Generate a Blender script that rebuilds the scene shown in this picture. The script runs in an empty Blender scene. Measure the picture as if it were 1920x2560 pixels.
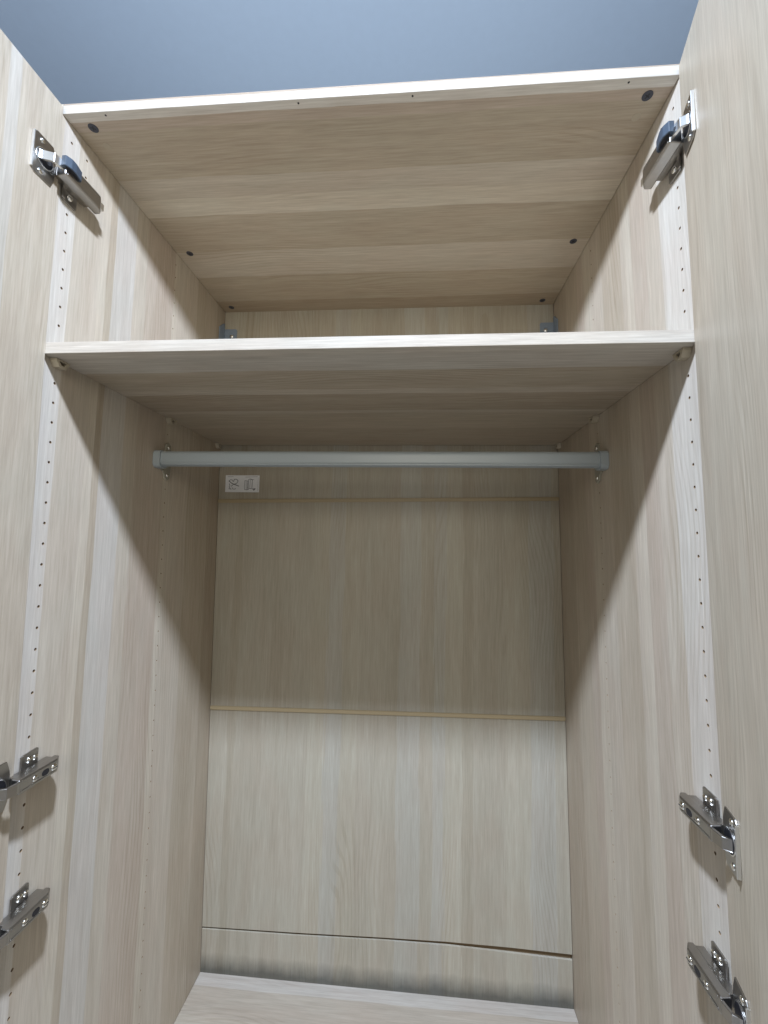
import bpy, bmesh, math, random
from mathutils import Vector, Matrix

# ------------------------------------------------------------------ measures (metres)
# x right, y into the wardrobe (0 = front edge), z up (0 = underside of the shelf)
W, D, T = 0.9647, 0.575, 0.018
SH = -0.0143                     # the frame is slightly racked: it leans by 14 mm per metre
ZT, ZF = 0.4084, -1.4222         # underside of the top, upper face of the bottom
ZG = -1.50                       # room floor
P, ZH = 0.032, -0.005            # shelf-pin holes: pitch, height of hole 0
YF, YR = 0.0215, 0.3225          # hole columns
ZC = 0.70                        # room ceiling

sc = bpy.context.scene
col = sc.collection

# ------------------------------------------------------------------ camera
cam = bpy.data.cameras.new('camera')
cam.sensor_width = 36.0
cam.lens = 1035.2 / 2560 * 36
cam.shift_x = -9.08 / 2560
cam.shift_y = 4.63 / 2560
cam.clip_start, cam.clip_end = 0.02, 50
co = bpy.data.objects.new('camera', cam)
co.location = (0.5845, -0.5810, -0.2887)
co.rotation_euler = (1.65161, -0.01871, 0.07383)
col.objects.link(co)
sc.camera = co

# ------------------------------------------------------------------ light
wd = bpy.data.worlds.new('World')
sc.world = wd
wd.use_nodes = True
bg = wd.node_tree.nodes['Background']
bg.inputs[0].default_value = (1.0, 0.94, 0.86, 1)
bg.inputs[1].default_value = 0.10

def lamp(name, kind, loc, energy, color, **kw):
    l = bpy.data.lights.new(name, kind)
    l.energy, l.color = energy, color
    for k, v in kw.items():
        setattr(l, k, v)
    o = bpy.data.objects.new(name, l)
    o.location = loc
    col.objects.link(o)
    return o

# ceiling lamp just in front of the wardrobe, above the open doors
kl = lamp('ceiling_lamp', 'POINT', (0.46, -0.442, 0.585), 128.0, (0.865, 1.0, 1.24), shadow_soft_size=0.036)
kl.data.use_nodes = True
_t = kl.data.node_tree
_f = _t.nodes.new('ShaderNodeLightFalloff')
_f.inputs['Strength'].default_value = 1.0
_f.inputs['Smooth'].default_value = 0.7
_t.links.new(_f.outputs['Linear'], _t.nodes['Emission'].inputs['Strength'])
# added fill light behind the camera, lifts the back boards below the shelf
fo = lamp('fill_light', 'AREA', (0.55, -2.1, 0.30), 16.5, (1.0, 0.95, 0.82), shape='DISK', size=0.9)
fo.rotation_euler = (math.radians(75), 0, 0)

sc.view_settings.view_transform = 'Standard'
sc.view_settings.look = 'None'
sc.view_settings.exposure = 0.0
sc.view_settings.gamma = 1.0
sc.view_settings.use_curve_mapping = False
sc.render.engine = 'CYCLES'
sc.cycles.use_denoising = True
sc.cycles.max_bounces = 10
sc.cycles.diffuse_bounces = 8

# ------------------------------------------------------------------ materials
def s2l(c):
    return tuple((v / 255 / 12.92) if v / 255 <= 0.04045 else ((v / 255 + 0.055) / 1.055) ** 2.4 for v in c)

def nt(name):
    m = bpy.data.materials.new(name)
    m.use_nodes = True
    t = m.node_tree
    return m, t, t.nodes['Principled BSDF']

def N(t, typ, **kw):
    n = t.nodes.new(typ)
    for k, v in kw.items():
        setattr(n, k, v)
    return n

def math_n(t, op, a, b=None):
    n = N(t, 'ShaderNodeMath', operation=op)
    for i, v in enumerate((a, b)):
        if v is None:
            continue
        if isinstance(v, (int, float)):
            n.inputs[i].default_value = v
        else:
            t.links.new(v, n.inputs[i])
    return n.outputs[0]

# stave colours of the white stained oak foil
PALE, COOL, CREAM, TAN, PINK, DARK, MID = [s2l(c) for c in (
    (207, 204, 196), (197, 195, 188), (198, 191, 175), (177, 167, 149),
    (182, 170, 155), (162, 150, 131), (190, 182, 167))]
_avg = s2l((188, 178, 163))
PALE, COOL, CREAM, TAN, PINK, DARK, MID = [tuple(a + (c - a) * 0.70 for a, c in zip(_avg, q)) for q in (PALE, COOL, CREAM, TAN, PINK, DARK, MID)]

def wood(name, vertical, staves, seed, rough=0.42, fibre=1.0, soft=0.0, wav=0.0022, dark_foot=None, gain=1.0, contrast=1.0):
    """staves: [(start in metres across the grain, colour), ...]"""
    m, t, b = nt(name)
    tc = N(t, 'ShaderNodeTexCoord')
    sep = N(t, 'ShaderNodeSeparateXYZ')
    t.links.new(tc.outputs['Object'], sep.inputs[0])
    X, Y, Z = sep.outputs
    if vertical:
        across = math_n(t, 'ADD', X, Y)
        along = Z
    else:
        across = math_n(t, 'ADD', Y, Z)
        along = X
    comb = N(t, 'ShaderNodeCombineXYZ')
    t.links.new(across, comb.inputs[0])
    t.links.new(along, comb.inputs[1])
    comb.inputs[2].default_value = seed * 3.71
    vec = comb.outputs[0]

    def noise(sa, sl, detail=3.0, rough_=0.55, dist=0.0):
        mp = N(t, 'ShaderNodeMapping')
        mp.inputs['Scale'].default_value = (sa, sl, 1)
        t.links.new(vec, mp.inputs[0])
        n = N(t, 'ShaderNodeTexNoise')
        n.inputs['Scale'].default_value = 1
        n.inputs['Detail'].default_value = detail
        n.inputs['Roughness'].default_value = rough_
        n.inputs['Distortion'].default_value = dist
        t.links.new(mp.outputs[0], n.inputs['Vector'])
        return n.outputs['Fac']

    # ragged, slightly wandering stave borders
    big = noise(9, 2.2, 2)
    ragged = noise(170, 5, 3)
    w = math_n(t, 'ADD', across, math_n(t, 'MULTIPLY', math_n(t, 'SUBTRACT', big, 0.5), wav * 5))
    w = math_n(t, 'ADD', w, math_n(t, 'MULTIPLY', math_n(t, 'SUBTRACT', ragged, 0.5), wav * 2.4 + soft))
    lo, hi = staves[0][0], staves[-1][0] + 0.06
    mr = N(t, 'ShaderNodeMapRange')
    mr.inputs[1].default_value, mr.inputs[2].default_value = lo, hi
    t.links.new(w, mr.inputs[0])
    rp = N(t, 'ShaderNodeValToRGB')
    cr = rp.color_ramp
    cr.interpolation = 'CONSTANT'
    mean = [sum(q[1][k] for q in staves) / len(staves) for k in range(3)]
    while len(cr.elements) < len(staves):
        cr.elements.new(0.5)
    for i, (p, c) in enumerate(staves):
        cr.elements[i].position = (p - lo) / (hi - lo)
    for i, (p, c) in enumerate(staves):
        cr.elements[i].color = (*[(a + (v - a) * contrast) * gain for v, a in zip(c, mean)], 1)
    t.links.new(mr.outputs[0], rp.inputs[0])
    colour = rp.outputs[0]

    def mul(colour, fac, lo_, hi_, tint=(1, 1, 1), fmin=0.3, fmax=0.7):
        r = N(t, 'ShaderNodeMapRange')
        r.inputs[1].default_value, r.inputs[2].default_value = fmin, fmax
        t.links.new(fac, r.inputs[0])
        mx = N(t, 'ShaderNodeMix', data_type='RGBA')
        t.links.new(r.outputs[0], mx.inputs[0])
        mx.inputs[6].default_value = (*[lo_ * v for v in tint], 1)
        mx.inputs[7].default_value = (hi_, hi_, hi_, 1)
        mm = N(t, 'ShaderNodeMix', data_type='RGBA', blend_type='MULTIPLY')
        mm.inputs[0].default_value = 1
        t.links.new(colour, mm.inputs[6])
        t.links.new(mx.outputs[2], mm.inputs[7])
        return mm.outputs[2]

    fine = noise(430, 16, 4, 0.65)
    mid = noise(75, 3.2, 3, 0.6)
    broad = noise(13, 1.3, 2)
    fib2 = noise(210, 8, 3, 0.62)
    blotch = noise(16, 6, 2)
    # long figure: arched lines from a warped band pattern
    warp = noise(7, 1.6, 1)
    bands = math_n(t, 'SINE', math_n(t, 'MULTIPLY', math_n(t, 'ADD', across, math_n(t, 'MULTIPLY', warp, 0.16)), 620.0))
    figmask = noise(11, 1.3, 1)
    colour = mul(colour, broad, 0.93, 1.03, (1, 0.985, 0.965))
    colour = mul(colour, blotch, 0.985, 1.0, (1.015, 0.992, 0.985), 0.40, 0.60)
    colour = mul(colour, mid, 1 - 0.075 * fibre, 1 + 0.03, (1, 0.985, 0.97), 0.28, 0.70)
    colour = mul(colour, fib2, 1 - 0.09 * fibre, 1 + 0.03, (1, 0.985, 0.97), 0.28, 0.68)
    colour = mul(colour, fine, 1 - 0.15 * fibre, 1 + 0.05, (1, 0.985, 0.97), 0.30, 0.68)
    fm = N(t, 'ShaderNodeMapRange')
    fm.inputs[1].default_value, fm.inputs[2].default_value = 0.54, 0.66
    t.links.new(figmask, fm.inputs[0])
    brk = noise(180, 14, 2)
    figure = math_n(t, 'SUBTRACT', 1.0, math_n(t, 'MULTIPLY', fm.outputs[0],
              math_n(t, 'MULTIPLY', math_n(t, 'GREATER_THAN', math_n(t, 'MULTIPLY', bands, brk), 0.24), 0.9)))
    colour = mul(colour, figure, 1 - 0.12 * fibre, 1.0, (1, 0.98, 0.95), 0.0, 1.0)
    # short pale dashes in the pores
    dash = noise(190, 12, 2, 0.5)
    colour = mul(colour, dash, 1.0, 1.06, (1, 1, 1), 0.62, 0.72)
    if dark_foot:
        # board turns darker grey towards its foot, with an uneven upper edge
        z0, h = dark_foot
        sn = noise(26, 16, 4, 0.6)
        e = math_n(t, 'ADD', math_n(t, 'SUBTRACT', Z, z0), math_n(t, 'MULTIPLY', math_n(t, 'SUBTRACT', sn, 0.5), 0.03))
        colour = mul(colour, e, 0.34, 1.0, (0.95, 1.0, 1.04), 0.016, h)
    t.links.new(colour, b.inputs['Base Color'])
    rr = N(t, 'ShaderNodeMapRange')
    rr.inputs[3].default_value, rr.inputs[4].default_value = rough + 0.07, rough - 0.05
    t.links.new(fine, rr.inputs[0])
    t.links.new(rr.outputs[0], b.inputs['Roughness'])
    b.inputs['Specular IOR Level'].default_value = 0.35
    bp = N(t, 'ShaderNodeBump')
    bp.inputs['Strength'].default_value = 0.10
    bp.inputs['Distance'].default_value = 0.0006
    t.links.new(fine, bp.inputs['Height'])
    t.links.new(bp.outputs[0], b.inputs['Normal'])
    return m

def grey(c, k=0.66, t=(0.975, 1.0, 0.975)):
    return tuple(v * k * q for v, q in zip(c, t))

def rand_staves(seed, start, end, palette, wmin=0.03, wmax=0.10):
    r = random.Random(seed)
    out, p, last = [], start, None
    while p < end:
        c = r.choice([q for q in palette if q is not last])
        out.append((p, c))
        last = c
        p += r.uniform(wmin, wmax)
    return out[:30]

def plain(name, rgb, rough=0.5, metal=0.0, bump=0.0, bscale=400, mott=0.06, spec=0.5):
    m, t, b = nt(name)
    tc = N(t, 'ShaderNodeTexCoord')
    n = N(t, 'ShaderNodeTexNoise')
    n.inputs['Scale'].default_value = bscale
    n.inputs['Detail'].default_value = 3
    t.links.new(tc.outputs['Object'], n.inputs['Vector'])
    r = N(t, 'ShaderNodeMix', data_type='RGBA')
    t.links.new(n.outputs['Fac'], r.inputs[0])
    r.inputs[6].default_value = (*[v * (1 - mott) for v in rgb], 1)
    r.inputs[7].default_value = (*[min(1, v * (1 + mott)) for v in rgb], 1)
    t.links.new(r.outputs[2], b.inputs['Base Color'])
    b.inputs['Roughness'].default_value = rough
    b.inputs['Metallic'].default_value = metal
    b.inputs['Specular IOR Level'].default_value = spec
    if bump:
        bp = N(t, 'ShaderNodeBump')
        bp.inputs['Strength'].default_value = bump
        bp.inputs['Distance'].default_value = 0.0005
        t.links.new(n.outputs['Fac'], bp.inputs['Height'])
        t.links.new(bp.outputs[0], b.inputs['Normal'])
    return m

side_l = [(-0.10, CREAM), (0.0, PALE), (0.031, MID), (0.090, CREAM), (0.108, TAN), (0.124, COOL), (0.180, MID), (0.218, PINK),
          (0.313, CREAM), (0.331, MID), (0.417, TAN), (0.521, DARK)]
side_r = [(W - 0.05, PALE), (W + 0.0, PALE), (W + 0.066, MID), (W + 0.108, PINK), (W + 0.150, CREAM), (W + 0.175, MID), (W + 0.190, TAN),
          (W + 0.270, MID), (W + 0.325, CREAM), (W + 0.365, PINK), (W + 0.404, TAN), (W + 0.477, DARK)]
M = {}
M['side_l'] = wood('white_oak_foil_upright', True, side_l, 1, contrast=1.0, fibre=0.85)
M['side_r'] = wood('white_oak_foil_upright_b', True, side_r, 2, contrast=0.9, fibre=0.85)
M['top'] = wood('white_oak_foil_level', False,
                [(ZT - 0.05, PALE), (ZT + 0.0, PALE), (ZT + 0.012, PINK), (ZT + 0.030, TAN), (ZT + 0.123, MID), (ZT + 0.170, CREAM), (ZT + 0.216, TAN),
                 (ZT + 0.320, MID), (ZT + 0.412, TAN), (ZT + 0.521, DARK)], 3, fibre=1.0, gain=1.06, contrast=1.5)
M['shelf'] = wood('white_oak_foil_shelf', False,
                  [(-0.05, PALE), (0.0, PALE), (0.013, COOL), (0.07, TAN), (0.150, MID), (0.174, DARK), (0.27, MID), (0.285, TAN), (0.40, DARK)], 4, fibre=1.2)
M['bottom'] = wood('white_oak_foil_bottom', False,
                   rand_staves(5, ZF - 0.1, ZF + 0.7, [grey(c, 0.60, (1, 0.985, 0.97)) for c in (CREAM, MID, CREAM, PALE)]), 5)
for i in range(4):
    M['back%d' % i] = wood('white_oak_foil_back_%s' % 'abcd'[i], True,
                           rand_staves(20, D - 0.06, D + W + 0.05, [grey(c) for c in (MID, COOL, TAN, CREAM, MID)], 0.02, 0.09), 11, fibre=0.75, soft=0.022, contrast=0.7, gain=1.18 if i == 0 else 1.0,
                           dark_foot=(ZF - 0.006, 0.058) if i == 3 else None)
M['door_l'] = wood('white_oak_foil_door', True,
                   rand_staves(8, -0.6, 0.1, [grey(c, 0.93, (1, 0.99, 0.97)) for c in (CREAM, MID, TAN, MID, COOL)], 0.008, 0.03), 8, wav=0.004)
M['door_r'] = wood('white_oak_foil_door_b', True,
                   rand_staves(9, -0.6, 0.1, [grey(c, 0.97, (1, 0.985, 0.96)) for c in (CREAM, TAN, MID, MID)], 0.012, 0.05), 9, wav=0.003)
M['joint'] = plain('beige_plastic_profile', s2l((158, 142, 112)), 0.45)
M['gap'] = plain('shaded_joint_brown', s2l((104, 86, 62)), 0.8)  # joint brown darkened to carry the shade inside the open gap
M['clip'] = plain('beige_plastic', s2l((178, 168, 148)), 0.45)
M['rail'] = plain('grey_lacquer', s2l((152, 160, 164)), 0.38, 0.0, 0.05, 900)
M['bracketm'] = plain('taupe_lacquer', s2l((150, 146, 132)), 0.4)
M['chrome'] = plain('nickel_plate', (0.40, 0.385, 0.365), 0.30, 1.0, 0.06, 120, 0.08)
M['bright'] = plain('zinc_plate', (0.80, 0.80, 0.78), 0.30, 1.0, 0.05, 200)
M['screw'] = plain('polished_nickel', (0.85, 0.84, 0.80), 0.12, 1.0)
M['dark'] = plain('black_recess', (0.012, 0.012, 0.016), 0.5)
M['damper'] = plain('blue_grey_plastic', s2l((66, 78, 92)), 0.4)
M['camlock'] = plain('blackened_steel', s2l((66, 68, 78)), 0.45, 0.3)
M['plug'] = plain('grey_cover_cap', s2l((172, 160, 140)), 0.5)
M['angle'] = plain('blue_grey_steel', s2l((128, 140, 154)), 0.45)
M['paper'] = plain('white_sticker_paper', s2l((222, 222, 222)), 0.55)
M['ink'] = plain('black_ink', s2l((38, 40, 46)), 0.6)
M['ceil'] = plain('blue_grey_ceiling_paint', s2l((190, 208, 227)), 0.55, 0, 0.10, 60, 0.03)
M['floor'] = plain('grey_floor', s2l((150, 145, 138)), 0.5, 0, 0, 8)
M['chip'] = plain('chipboard', s2l((140, 118, 90)), 0.9, 0, 0.3, 900, 0.25)

# ------------------------------------------------------------------ mesh helpers
def link(name, bm, mat, parent=None, smooth=False):
    me = bpy.data.meshes.new(name)
    bmesh.ops.recalc_face_normals(bm, faces=bm.faces)
    bm.to_mesh(me)
    bm.free()
    for mm in (mat if isinstance(mat, (list, tuple)) else [mat]):
        me.materials.append(mm)
    if smooth:
        me.shade_smooth()
    o = bpy.data.objects.new(name, me)
    col.objects.link(o)
    if parent:
        o.parent = parent
    return o

def tag(o, label, cat, group=None, kind=None):
    o['label'], o['category'] = label, cat
    if group:
        o['group'] = group
    if kind:
        o['kind'] = kind
    return o

def thing(name, loc=(0, 0, 0)):
    o = bpy.data.objects.new(name, None)
    o.empty_display_size = 0.05
    o.location = loc
    col.objects.link(o)
    return o

def shear(bm):
    for v in bm.verts:
        v.co.x += SH * v.co.z

def add_box(bm, x0, x1, y0, y1, z0, z1, bev=0.0, seg=2, mi=0):
    vs = [bm.verts.new((x, y, z)) for x in (x0, x1) for y in (y0, y1) for z in (z0, z1)]
    fs = [(0, 1, 3, 2), (4, 6, 7, 5), (0, 4, 5, 1), (2, 3, 7, 6), (0, 2, 6, 4), (1, 5, 7, 3)]
    faces = [bm.faces.new([vs[i] for i in f]) for f in fs]
    for f in faces:
        f.material_index = mi
    if bev:
        es = {e for f in faces for e in f.edges}
        bmesh.ops.bevel(bm, geom=list(es), offset=bev, segments=seg, profile=0.5, affect='EDGES')
    return vs

def add_prism(bm, pts, axis, a0, a1, bev=0.0, seg=1, mi=0):
    """outline pts in the plane normal to axis (order x,y,z without axis), drawn from a0 to a1"""
    def mk(p, a):
        q = list(p)
        q.insert(axis, a)
        return bm.verts.new(q)
    A = [mk(p, a0) for p in pts]
    B = [mk(p, a1) for p in pts]
    faces = [bm.faces.new(A), bm.faces.new(list(reversed(B)))]
    n = len(pts)
    for i in range(n):
        faces.append(bm.faces.new((A[i], B[i], B[(i + 1) % n], A[(i + 1) % n])))
    for f in faces:
        f.material_index = mi
    if bev:
        bmesh.ops.bevel(bm, geom=list({e for f in faces for e in f.edges}), offset=bev, segments=seg, profile=0.5, affect='EDGES')

def disc_pts(cx, cy, r, n=16, rx=None, a0=0.0):
    rx = rx or r
    return [(cx + rx * math.cos(a0 + 2 * math.pi * i / n), cy + r * math.sin(a0 + 2 * math.pi * i / n)) for i in range(n)]

def rrect(x0, x1, y0, y1, r, n=4):
    out = []
    for cx, cy, a in ((x1 - r, y1 - r, 0), (x0 + r, y1 - r, 90), (x0 + r, y0 + r, 180), (x1 - r, y0 + r, 270)):
        for i in range(n + 1):
            t = math.radians(a + 90 * i / n)
            out.append((cx + r * math.cos(t), cy + r * math.sin(t)))
    return out

# ------------------------------------------------------------------ the setting
bm = bmesh.new()
add_box(bm, -2.2, 3.2, -3.4, 1.4, ZC, ZC + 0.1)
o = link('ceiling', bm, M['ceil'])
tag(o, 'plain blue grey ceiling above the open wardrobe', 'ceiling', kind='structure')
bm = bmesh.new()
add_box(bm, -2.2, 3.2, -3.4, 1.4, ZG - 0.1, ZG)
o = link('floor', bm, M['floor'])
tag(o, 'plain grey floor under the wardrobe', 'floor', kind='structure')

# ------------------------------------------------------------------ wardrobe carcass
wr = thing('wardrobe', (0, 0, 0))
tag(wr, 'open wardrobe of pale whitish oak foil with both doors swung open', 'wardrobe')

def side_panel(left, mat):
    """18 mm board whose inner face carries two columns of real drilled 5 mm holes"""
    bm = bmesh.new()
    s = 1 if left else -1
    xi = 0.0 if left else W
    xo = xi - s * T
    z0, z1 = ZG, ZT + T
    extra = [(YF + 0.032, ZH + 11 * P), (YF + 0.032, ZH + 12 * P)]
    hw, dep = 0.008, 0.009
    cols = [(YF, 'n'), (YF + 0.032, 'x'), (YR, 'n')]
    def quad(y0, y1, a, b):
        if y1 - y0 < 1e-6 or b - a < 1e-6:
            return
        bm.faces.new([bm.verts.new((xi, y, z)) for y, z in ((y0, a), (y1, a), (y1, b), (y0, b))])
    def cell(yc, zc):
        n = 16
        hr = 0.0022 if yc < 0.1 else 0.0015
        rim, outr, ins = [], [], []
        for i in range(n):
            a = 2 * math.pi * i / n
            c, q = math.cos(a), math.sin(a)
            k = 1 / max(abs(c), abs(q))
            outr.append(bm.verts.new((xi, yc + hw * c * k, zc + hw * q * k)))
            rim.append(bm.verts.new((xi, yc + hr * c, zc + hr * q)))
            ins.append(bm.verts.new((xi - s * dep, yc + hr * c, zc + hr * q)))
        for i in range(n):
            j = (i + 1) % n
            bm.faces.new((outr[i], outr[j], rim[j], rim[i]))
            f = bm.faces.new((rim[i], rim[j], ins[j], ins[i]))
            f.material_index = 1
        f = bm.faces.new(ins)
        f.material_index = 1
    ys = 0.0008
    prev = ys
    for yc, kind in cols:
        quad(prev, yc - hw, z0, z1)
        if kind == 'n':
            zs = [ZH + i * P for i in range(-42, 13)]
            # holes used by hinges stay hidden behind them
        else:
            zs = [z for y, z in extra]
        cur = z0
        for zc in zs:
            quad(yc - hw, yc + hw, cur, zc - hw)
            cell(yc, zc)
            cur = zc + hw
        quad(yc - hw, yc + hw, cur, z1)
        prev = yc + hw
    quad(prev, D + 0.012, z0, z1)
    # eased front edge, front, outside, back, ends
    def strip(a, b):
        bm.faces.new([bm.verts.new(q) for q in ((a[0], a[1], z0), (b[0], b[1], z0), (b[0], b[1], z1), (a[0], a[1], z1))])
    strip((xi, ys), (xi - s * 0.0008, 0))
    strip((xi - s * 0.0008, 0), (xo, 0))
    strip((xo, 0), (xo, D + 0.012))
    strip((xo, D + 0.012), (xi, D + 0.012))
    for z in (z0, z1):
        bm.faces.new([bm.verts.new(q) for q in ((xi, ys, z), (xi - s * 0.0008, 0, z), (xo, 0, z), (xo, D + 0.012, z), (xi, D + 0.012, z))])
    bmesh.ops.remove_doubles(bm, verts=bm.verts, dist=1e-6)
    shear(bm)
    return link('side_panel', bm, [mat, M['chip']], wr)

side_panel(True, M['side_l'])
side_panel(False, M['side_r'])

bm = bmesh.new()
add_box(bm, 0.0005, W - 0.0005, 0.0, D + 0.012, ZT, ZT + T, 0.0008)
shear(bm)
top = link('top_panel', bm, M['top'], wr)
bm = bmesh.new()
add_box(bm, 0.0005, W - 0.0005, 0.004, D + 0.012, ZF - T, ZF, 0.0008)
shear(bm)
link('bottom_panel', bm, M['bottom'], wr)
bm = bmesh.new()
add_box(bm, 0.0005, W - 0.0005, 0.03, 0.046, ZG + 0.001, ZF - T - 0.001, 0.0008)
shear(bm)
link('plinth', bm, M['bottom'], wr)

# back boards: square boards in a racked frame, so their joints run at a small slope
SL = 0.0163
zj = [ZT + 0.02, -0.1640, -0.7425, -1.3135, ZF - 0.03]
G = 0.004
TX = (0.0, 0.264, 0.505, 0.675, 0.84, 1.0)
BOW_UP = (-1.3103, -1.3044, -1.2972, -1.2934, -1.2937, -1.2978)     # the third board has bowed and lifted off the lowest one
BOW_LO = (-1.3148, -1.3108, -1.3038, -1.3026, -1.3064, -1.3103)
for i in range(4):
    a, b = zj[i], zj[i + 1]
    xs = [0.001 + q * (W - 0.002) for q in TX]
    if i == 0:
        up = [a] * 6
    elif i == 3:
        up = list(BOW_LO)
    else:
        up = [a + SL * x - G for x in xs]
    if i == 3:
        lo = [b] * 6
    elif i == 2:
        lo = list(BOW_UP)
    else:
        lo = [b + SL * x + G for x in xs]
    pts = list(zip(xs, up)) + list(zip(xs, lo))[::-1]
    bm = bmesh.new()
    A = [bm.verts.new((x, D, z)) for x, z in pts]
    B = [bm.verts.new((x, D + 0.005, z)) for x, z in pts]
    n = len(pts)
    fs = [bm.faces.new(A), bm.faces.new(list(reversed(B)))] + [bm.faces.new((A[k], B[k], B[(k + 1) % n], A[(k + 1) % n])) for k in range(n)]
    bmesh.ops.bevel(bm, geom=list({e for f in fs for e in f.edges}), offset=0.0005, segments=1, affect='EDGES')
    shear(bm)
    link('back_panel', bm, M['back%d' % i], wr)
for i in (1, 2, 3):
    z = zj[i]
    bm = bmesh.new()
    h0 = 0.0052 if i < 3 else 0.012
    tilt = SL * W
    lo_r = tilt - 0.0052 if i < 3 else -0.012
    prof = [(0.001, z - h0 + 0.0), (W - 0.001, z + lo_r), (W - 0.001, z + tilt + (0.0052 if i < 3 else 0.012)), (0.001, z + (0.0052 if i < 3 else 0.012))]
    y0, y1 = (D - 0.0032, D + 0.004) if i < 3 else (D + 0.0062, D + 0.0095)
    A = [bm.verts.new((x, y0, zz)) for x, zz in prof]
    B = [bm.verts.new((x, y1, zz)) for x, zz in prof]
    fs = [bm.faces.new(A), bm.faces.new(list(reversed(B)))] + [bm.faces.new((A[k], B[k], B[(k + 1) % 4], A[(k + 1) % 4])) for k in range(4)]
    bmesh.ops.bevel(bm, geom=list({e for f in fs for e in f.edges}), offset=0.0012, segments=2, affect='EDGES')
    shear(bm)
    link('joint_profile', bm, M['joint'] if i < 3 else M['gap'], wr)

# screws, cover caps and pilot holes in the top
for x, y in ((0.0277, 0.0247), (0.0262, 0.3247), (0.0258, 0.5495), (0.9257, 0.0264), (0.9247, 0.329), (0.922, 0.5535)):
    bm = bmesh.new()
    cx = x + 0.0058
    add_prism(bm, disc_pts(cx, y, 0.0078, 24), 2, ZT - 0.0008, ZT + 0.0004, 0.0003)
    shear(bm)
    s_ = link('screw', bm, M['camlock'], wr)
    bm = bmesh.new()
    for a in (0.5, 0.5 + math.pi / 2):
        c, q = math.cos(a), math.sin(a)
        l, w_ = 0.0042, 0.0009
        add_prism(bm, [(cx + c * u * l - q * v * w_, y + q * u * l + c * v * w_) for u, v in ((-1, -1), (1, -1), (1, 1), (-1, 1))], 2, ZT - 0.00095 - 0.00006 * (a > 1), ZT - 0.0006)
    shear(bm)
    link('cross_slot', bm, M['dark'], s_)
for x, y in ((0.0269, 0.0571), (0.9252, 0.0584)):
    bm = bmesh.new()
    add_prism(bm, disc_pts(x + 0.0058, y, 0.0066, 20), 2, ZT - 0.0003, ZT + 0.0004)
    shear(bm)
    link('cover_cap', bm, M['plug'], wr)
for x in (0.0646, 0.3866, 0.5668, 0.8883):
    bm = bmesh.new()
    add_prism(bm, disc_pts(x + 0.0058, 0.006, 0.0016, 10), 2, ZT - 0.0002, ZT + 0.0004)
    shear(bm)
    link('pilot_hole', bm, M['dark'], wr)

# steel angle brackets in the upper rear corners
for left in (True, False):
    s = 1 if left else -1
    xi = 0.0 if left else W
    def X(n):
        return xi + s * n
    bm = bmesh.new()
    add_prism(bm, [(X(0.0005), 0.300), (X(0.040), 0.300), (X(0.040), 0.350), (X(0.037), 0.354), (X(0.0005), 0.354)], 1, D - 0.0028, D - 0.0005, 0.0004)
    add_prism(bm, [(D - 0.0029, 0.300), (D - 0.0029, 0.372), (D - 0.012, 0.366), (D - 0.034, 0.346), (D - 0.034, 0.300)], 0, X(0.0004), X(0.0026), 0.0004)
    shear(bm)
    ang = link('angle_bracket', bm, M['angle'], wr)
    bm = bmesh.new()
    bmesh.ops.create_uvsphere(bm, u_segments=14, v_segments=8, radius=0.0062)
    for v in bm.verts:
        v.co = Vector((X(0.024) + v.co.x, D - 0.0028 + v.co.y * 0.45, 0.331 + v.co.z))
    shear(bm)
    link('bolt', bm, M['bright'], ang, True)

# shelf clips: small pierced plastic wedges plugged into the holes under the shelf
for left in (True, False):
    s = 1 if left else -1
    xi = 0.0 if left else W
    for yc, k in ((YF, 1.0), (YR, 1.0), (D - 0.02, 0.8)):
        bm = bmesh.new()
        zc = ZH
        outl = [(-0.0125, 0.0046), (0.0125, 0.0046), (0.0115, 0.0005), (0.006, -0.0075), (-0.006, -0.0075), (-0.0115, 0.0005)]
        hole = [(-0.0062, 0.0022), (0.0062, 0.0022), (0.0056, 0.0), (0.003, -0.0042), (-0.003, -0.0042), (-0.0056, 0.0)]
        n = len(outl)
        xa, xb = xi + s * 0.0003, xi + s * 0.0125 * k
        def ring(pts, x):
            return [bm.verts.new((x, yc + p[0] * k, zc + p[1])) for p in pts]
        oa, ob, ha, hb = ring(outl, xa), ring(outl, xb), ring(hole, xa + s * 0.002), ring(hole, xb)
        for i in range(n):
            j = (i + 1) % n
            bm.faces.new((oa[i], oa[j], ob[j], ob[i]))
            bm.faces.new((ob[i], ob[j], hb[j], hb[i]))
            bm.faces.new((hb[i], hb[j], ha[j], ha[i]))
        bm.faces.new(ha)
        bm.faces.new(oa)
        shear(bm)
        link('shelf_clip', bm, M['clip'], wr)

# ------------------------------------------------------------------ doors
DN, DG, ZDT = 0.006, 0.0045, 0.4155      # inner face inside the opening, hinge edge in front of it, top edge
RA = math.radians(15)                   # the right door is not quite open to 90 degrees
def door_matrix(left):
    """local frame: u along the door away from the hinge edge, n out of the inner face, z up"""
    if left:
        return Matrix(((0, 1, 0, DN), (-1, 0, 0, -DG), (0, 0, 1, 0), (0, 0, 0, 1)))
    c, q = math.cos(RA), math.sin(RA)
    # u = (-sin, -cos), n = (-cos, sin)
    return Matrix(((-q, -c, 0, W - DN), (-c, q, 0, -DG), (0, 0, 1, 0), (0, 0, 0, 1)))
doors = {}
for left in (True, False):
    bm = bmesh.new()
    add_box(bm, 0.0, 0.497, -0.019, 0.0, ZF - 0.03, ZDT, 0.0008)
    bm.transform(door_matrix(left))
    shear(bm)
    doors[left] = link('door', bm, M['door_l'] if left else M['door_r'], wr)

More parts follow.
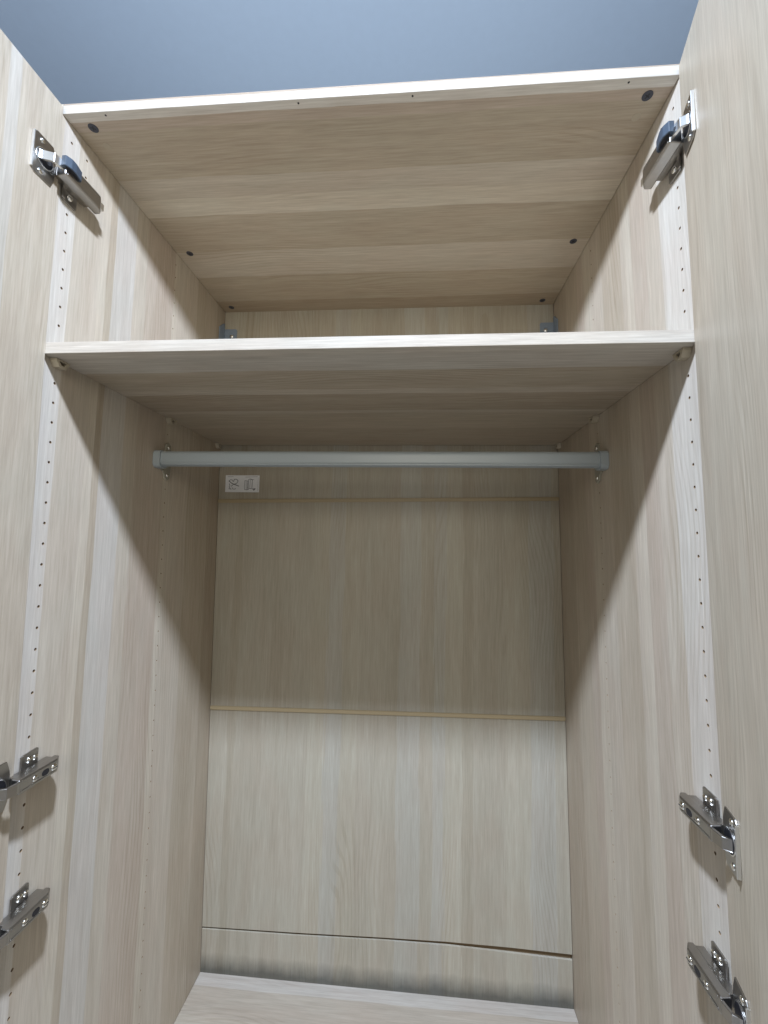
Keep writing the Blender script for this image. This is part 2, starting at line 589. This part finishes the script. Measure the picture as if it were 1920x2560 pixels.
# ------------------------------------------------------------------ hinges
def hinge(left, zc, damped):
    s = 1 if left else -1
    xi = 0.0 if left else W
    h = thing('hinge')
    h.parent = wr
    root = Matrix.Translation((xi + SH * zc, 0, zc)) @ Matrix(((s, 0, 0, 0), (0, 1, 0, 0), (SH * s, 0, 1, 0), (0, 0, 0, 1)))
    dm = Matrix.Translation((SH * zc, 0, zc)) @ door_matrix(left)
    def part(name, bm, mat, parent=None, m=root, smooth=False):
        bm.transform(m)
        return link(name, bm, mat, parent or h, smooth)
    # mounting plate: wings up and down, raised core under the arm
    bm = bmesh.new()
    add_prism(bm, [(0.009, -0.026), (0.011, -0.028), (0.034, -0.028), (0.036, -0.026), (0.036, 0.026), (0.034, 0.028), (0.011, 0.026), (0.009, 0.024)], 0, 0.0003, 0.0030, 0.0006, 2)
    add_box(bm, 0.0025, 0.0052, 0.006, 0.012, -0.026, 0.026, 0.0008)
    add_box(bm, 0.0031, 0.0150, -0.012, 0.050, -0.0075, 0.0075, 0.001)
    bp = part('base_plate', bm, M['chrome'])
    for y, z in ((0.0215, 0.016), (0.0215, -0.016), (0.031, 0.015)):
        bm = bmesh.new()
        r = 0.0052 if y < 0.03 else 0.0042
        bmesh.ops.create_uvsphere(bm, u_segments=16, v_segments=8, radius=r)
        for v in bm.verts:
            v.co = Vector((0.0032 + v.co.x * 0.55, y + v.co.y, z + v.co.z))
        sw = part('screw', bm, M['screw'], bp, root, True)
    # arm: folded channel with a sloped tail
    bm = bmesh.new()
    y1 = 0.060 if damped else 0.052
    n1 = 0.033 if damped else 0.030
    hz = 0.0128 if damped else 0.0098
    add_prism(bm, [(0.0152, -0.018), (n1, -0.020), (n1, y1 - 0.010), (n1 - 0.007, y1), (0.0152, y1)], 2, -hz, hz, 0.0022, 3)
    # folded edge beads along the web
    arm = part('arm', bm, M['chrome'])
    bm = bmesh.new()
    add_box(bm, n1 - 0.0006, n1 + 0.0009, -0.016, y1 - 0.014, hz - 0.0046, hz - 0.0016, 0.0006)
    add_box(bm, n1 - 0.0006, n1 + 0.0009, -0.016, y1 - 0.014, -hz + 0.0016, -hz + 0.0046, 0.0006)
    part('folded_edge', bm, M['chrome'], arm)
    if not damped:
        for y, r in ((0.036, 0.0050), (0.005, 0.0044)):
            bm = bmesh.new()
            bmesh.ops.create_uvsphere(bm, u_segments=16, v_segments=8, radius=r)
            for v in bm.verts:
                v.co = Vector((n1 + v.co.x * 0.5, y + v.co.y, v.co.z))
            sw = part('screw', bm, M['screw'], arm, root, True)
            bm = bmesh.new()
            add_box(bm, n1 + r * 0.40, n1 + r * 0.53, y - r * 0.7, y + r * 0.7, -0.0005, 0.0005)
            part('screw_slot', bm, M['dark'], arm)
        bm = bmesh.new()
        add_prism(bm, rrect(0.0155, 0.0275, -0.0042, 0.0042, 0.0040), 0, n1 - 0.001, n1 + 0.0003)
        part('slot', bm, M['dark'], arm)
    # link from the arm to the cup in the door (swan neck)
    cup = dm @ Vector((0.030, 0.0035, 0))
    cupl = root.inverted() @ cup
    bm = bmesh.new()
    path = [(0.0265, -0.008), (0.0285, -0.022), (0.0265, -0.034), (cupl.x + 0.003, cupl.y - 0.004), (cupl.x - 0.004, cupl.y - 0.010)]
    up, dn = [], []
    for i, (nn, yy) in enumerate(path):
        a = path[max(i - 1, 0)]
        b = path[min(i + 1, len(path) - 1)]
        d = Vector((b[0] - a[0], b[1] - a[1])).normalized()
        q = Vector((-d.y, d.x)) * 0.0016
        up.append((nn + q.x, yy + q.y))
        dn.append((nn - q.x, yy - q.y))
    add_prism(bm, up + dn[::-1], 2, -0.0072, 0.0072, 0.0005)
    lk = part('link', bm, M['bright'] if damped else M['chrome'])
    if damped:
        # long slot in the link
        a, b = Vector(path[1]), Vector(path[3])
        mid = a.lerp(b, 0.45)
        d = (b - a).normalized()
        q = Vector((-d.y, d.x))
        if q.x < 0:
            q = -q
        bm = bmesh.new()
        pts = [mid + d * 0.0065 + q * 0.0034, mid - d * 0.0065 + q * 0.0034, mid - d * 0.0065 + q * 0.0008, mid + d * 0.0065 + q * 0.0008]
        add_prism(bm, [tuple(p) for p in pts], 2, -0.0026, 0.0026, 0.0006)
        part('slot', bm, M['dark'], lk)
        # soft-close damper clipped over the knuckle
        bm = bmesh.new()
        add_prism(bm, [(0.0290, -0.025), (0.0365, -0.025), (0.0405, -0.017), (0.0405, -0.009), (0.0365, 0.006), (0.0325, 0.008), (0.0290, 0.008)], 2, -0.0030, 0.0136, 0.0007, 1)
        dp = part('damper', bm, M['damper'])
        bm = bmesh.new()
        add_prism(bm, [(0.0335, -0.022), (0.0358, -0.022), (0.0388, -0.016), (0.0388, -0.009), (0.0355, 0.002), (0.0335, 0.003)], 2, -0.0034, -0.0015)
        part('damper_recess', bm, M['dark'], dp)
        bm = bmesh.new()
        add_box(bm, n1 - 0.010, n1 - 0.003, y1 - 0.006, y1 + 0.0022, -0.0062, 0.0062, 0.001)
        part('release_catch', bm, M['bright'], arm)
    # cup and flange screwed to the door
    bm = bmesh.new()
    u0, u1 = 0.008, 0.046
    fl = [(u0 + 0.006, -0.033), (u1 - 0.004, -0.033), (u1, -0.029), (u1, 0.029), (u1 - 0.004, 0.033), (u0 + 0.006, 0.033), (u0 + 0.002, 0.018), (u0, 0.014), (u0, -0.014), (u0 + 0.002, -0.018)]
    # (u, n, z) local: prism along n
    add_prism(bm, fl, 1, 0.0002, 0.0024, 0.0008, 2)
    pl = part('cup_plate', bm, M['chrome'], None, dm)
    bm = bmesh.new()
    add_box(bm, u1 + 0.0002, u1 + 0.0022, 0.0002, 0.0046, -0.029, 0.029, 0.0005)
    part('folded_rim', bm, M['bright'], pl, dm)
    bm = bmesh.new()
    add_prism(bm, disc_pts(0.0275, 0, 0.0148, 28), 1, 0.0026, 0.0034, 0.0003)
    part('cup_rim', bm, M['bright'], pl, dm)
    bm = bmesh.new()
    add_prism(bm, disc_pts(0.0275, 0, 0.0132, 24), 1, 0.0033, 0.0038)
    part('cup_recess', bm, M['dark'], pl, dm)
    for z in (-0.0245, 0.0245):
        bm = bmesh.new()
        bmesh.ops.create_uvsphere(bm, u_segments=16, v_segments=8, radius=0.0042)
        for v in bm.verts:
            v.co = Vector((0.033 + v.co.x, 0.0024 + v.co.y * 0.55, z + v.co.z))
        part('screw', bm, M['screw'], pl, dm, True)
    return h

for left in (True, False):
    hinge(left, 0.296, True)
    hinge(left, -0.629, False)
    hinge(left, -0.821, False)

# ------------------------------------------------------------------ shelf
bm = bmesh.new()
add_box(bm, 0.0008, W - 0.0008, -0.0045, D - 0.004, 0.0, T, 0.0007)
shear(bm)
o = link('shelf', bm, M['shelf'])
tag(o, 'pale oak foil shelf with a whitish front edge resting on small plastic clips', 'shelf')

# ------------------------------------------------------------------ clothes rail
rl = thing('clothes_rail', (0, 0.286, -0.13))
tag(rl, 'grey metal clothes rail fixed between the side panels below the shelf', 'clothes rail')
inv = Matrix.Translation((0, -0.286, 0.13))
z_top, z_bot = -0.0855, -0.1185
def rpart(name, bm, mat, parent=rl, smooth=False):
    bm.transform(inv)
    return link(name, bm, mat, parent, smooth)
bm = bmesh.new()
add_prism(bm, rrect(0.276, 0.299, z_bot, z_top, 0.009, 6), 0, 0.006 + 0.0015, W - 0.006 + 0.0015)
tube = rpart('rail_tube', bm, M['rail'])
bm = bmesh.new()
add_prism(bm, rrect(0.2745, 0.2785, z_bot + 0.0015, z_bot + 0.0055, 0.0015, 3), 0, 0.02, W - 0.02)
rpart('lower_rib', bm, M['rail'], tube)
for left in (True, False):
    s = 1 if left else -1
    xi = (0.0 if left else W) + SH * -0.10
    bm = bmesh.new()
    add_prism(bm, rrect(0.2725, 0.3025, z_bot - 0.004, z_top + 0.0015, 0.008, 5), 0, xi + s * 0.0004, xi + s * 0.016, 0.001, 2)
    cap = rpart('end_cap', bm, M['rail'])
    bm = bmesh.new()
    # mounting plate with an ear above and below
    add_prism(bm, [(0.303, z_top - 0.001), (0.312, z_top + 0.006), (0.314, -0.062), (0.3225, -0.057), (0.331, -0.062), (0.333, z_top + 0.006), (0.336, -0.102), (0.333, z_bot - 0.008),
                   (0.331, -0.140), (0.3225, -0.145), (0.314, -0.140), (0.310, z_bot - 0.008), (0.300, z_bot - 0.003)], 0, xi + s * 0.0004, xi + s * 0.004, 0.0006)
    add_box(bm, min(xi + s * 0.0004, xi + s * 0.014), max(xi + s * 0.0004, xi + s * 0.014), 0.300, 0.312, z_bot + 0.001, z_top - 0.001, 0.002)
    br = rpart('bracket', bm, M['bracketm'])
    for z in (ZH - 2 * P, ZH - 4 * P):
        bm = bmesh.new()
        bmesh.ops.create_uvsphere(bm, u_segments=14, v_segments=8, radius=0.0042)
        for v in bm.verts:
            v.co = Vector((xi + s * 0.004 + v.co.x * 0.6, YR + v.co.y, z + v.co.z))
        rpart('screw', bm, M['screw'], br, True)

# ------------------------------------------------------------------ sticker
st = thing('warning_sticker', (0.075, D, -0.137))
tag(st, 'small white sticker with two black line drawings on the back board behind the rail', 'sticker')
SX0, SX1, SZ0, SZ1 = 0.0225, 0.1235, -0.1372, -0.0878
sinv = Matrix.Translation((-0.075, -D, 0.137))
bm = bmesh.new()
add_box(bm, SX0, SX1, D - 0.0004, D - 0.0001, SZ0, SZ1)
bm.transform(sinv)
link('paper', bm, M['paper'], st)
strokes = [
    ([(400, 510), (430, 470), (490, 470), (510, 510), (530, 520), (560, 450), (620, 450), (670, 500), (640, 560), (590, 590), (540, 600), (470, 660)], 13),
    ([(395, 505), (480, 570), (560, 605), (695, 655)], 20),
    ([(410, 580), (430, 640), (415, 690), (450, 740)], 12), ([(400, 735), (480, 748)], 12), ([(500, 700), (520, 745), (590, 745), (602, 720)], 10),
    ([(870, 490), (880, 760), (940, 765), (1000, 748)], 12), ([(870, 490), (960, 500), (962, 742)], 9), ([(930, 502), (935, 760)], 9),
    ([(980, 455), (1040, 440), (1090, 470), (1088, 700)], 12), ([(980, 455), (975, 712)], 9), ([(1030, 455), (1025, 702)], 8),
    ([(970, 715), (1080, 722)], 13), ([(1040, 440), (1140, 465)], 8), ([(1070, 715), (1150, 745)], 8),
    ([(1110, 735), (1190, 725), (1150, 780), (1110, 735)], 12), ([(1135, 742), (1165, 742)], 16),
    ([(352, 380), (520, 374)], 7), ([(880, 386), (1240, 374)], 7), ([(1258, 390), (1262, 800)], 3)]
bm = bmesh.new()
kk = 0
for pts, wpx in strokes:
    pw = [Vector((SX0 + (x - 295) / 1005 * (SX1 - SX0), SZ1 - (y - 333) / 500 * (SZ1 - SZ0))) for x, y in pts]
    hwid = wpx / 1005 * (SX1 - SX0) / 2
    for a, b in zip(pw, pw[1:]):
        d = (b - a).normalized()
        q = Vector((-d.y, d.x)) * hwid
        a2, b2 = a - d * hwid * 0.6, b + d * hwid * 0.6
        kk += 1
        add_prism(bm, [tuple(a2 + q), tuple(b2 + q), tuple(b2 - q), tuple(a2 - q)], 1, D - 0.0006 - 0.000004 * (kk % 12), D - 0.00035)
bm.transform(sinv)
link('printed_drawing', bm, M['ink'], st)
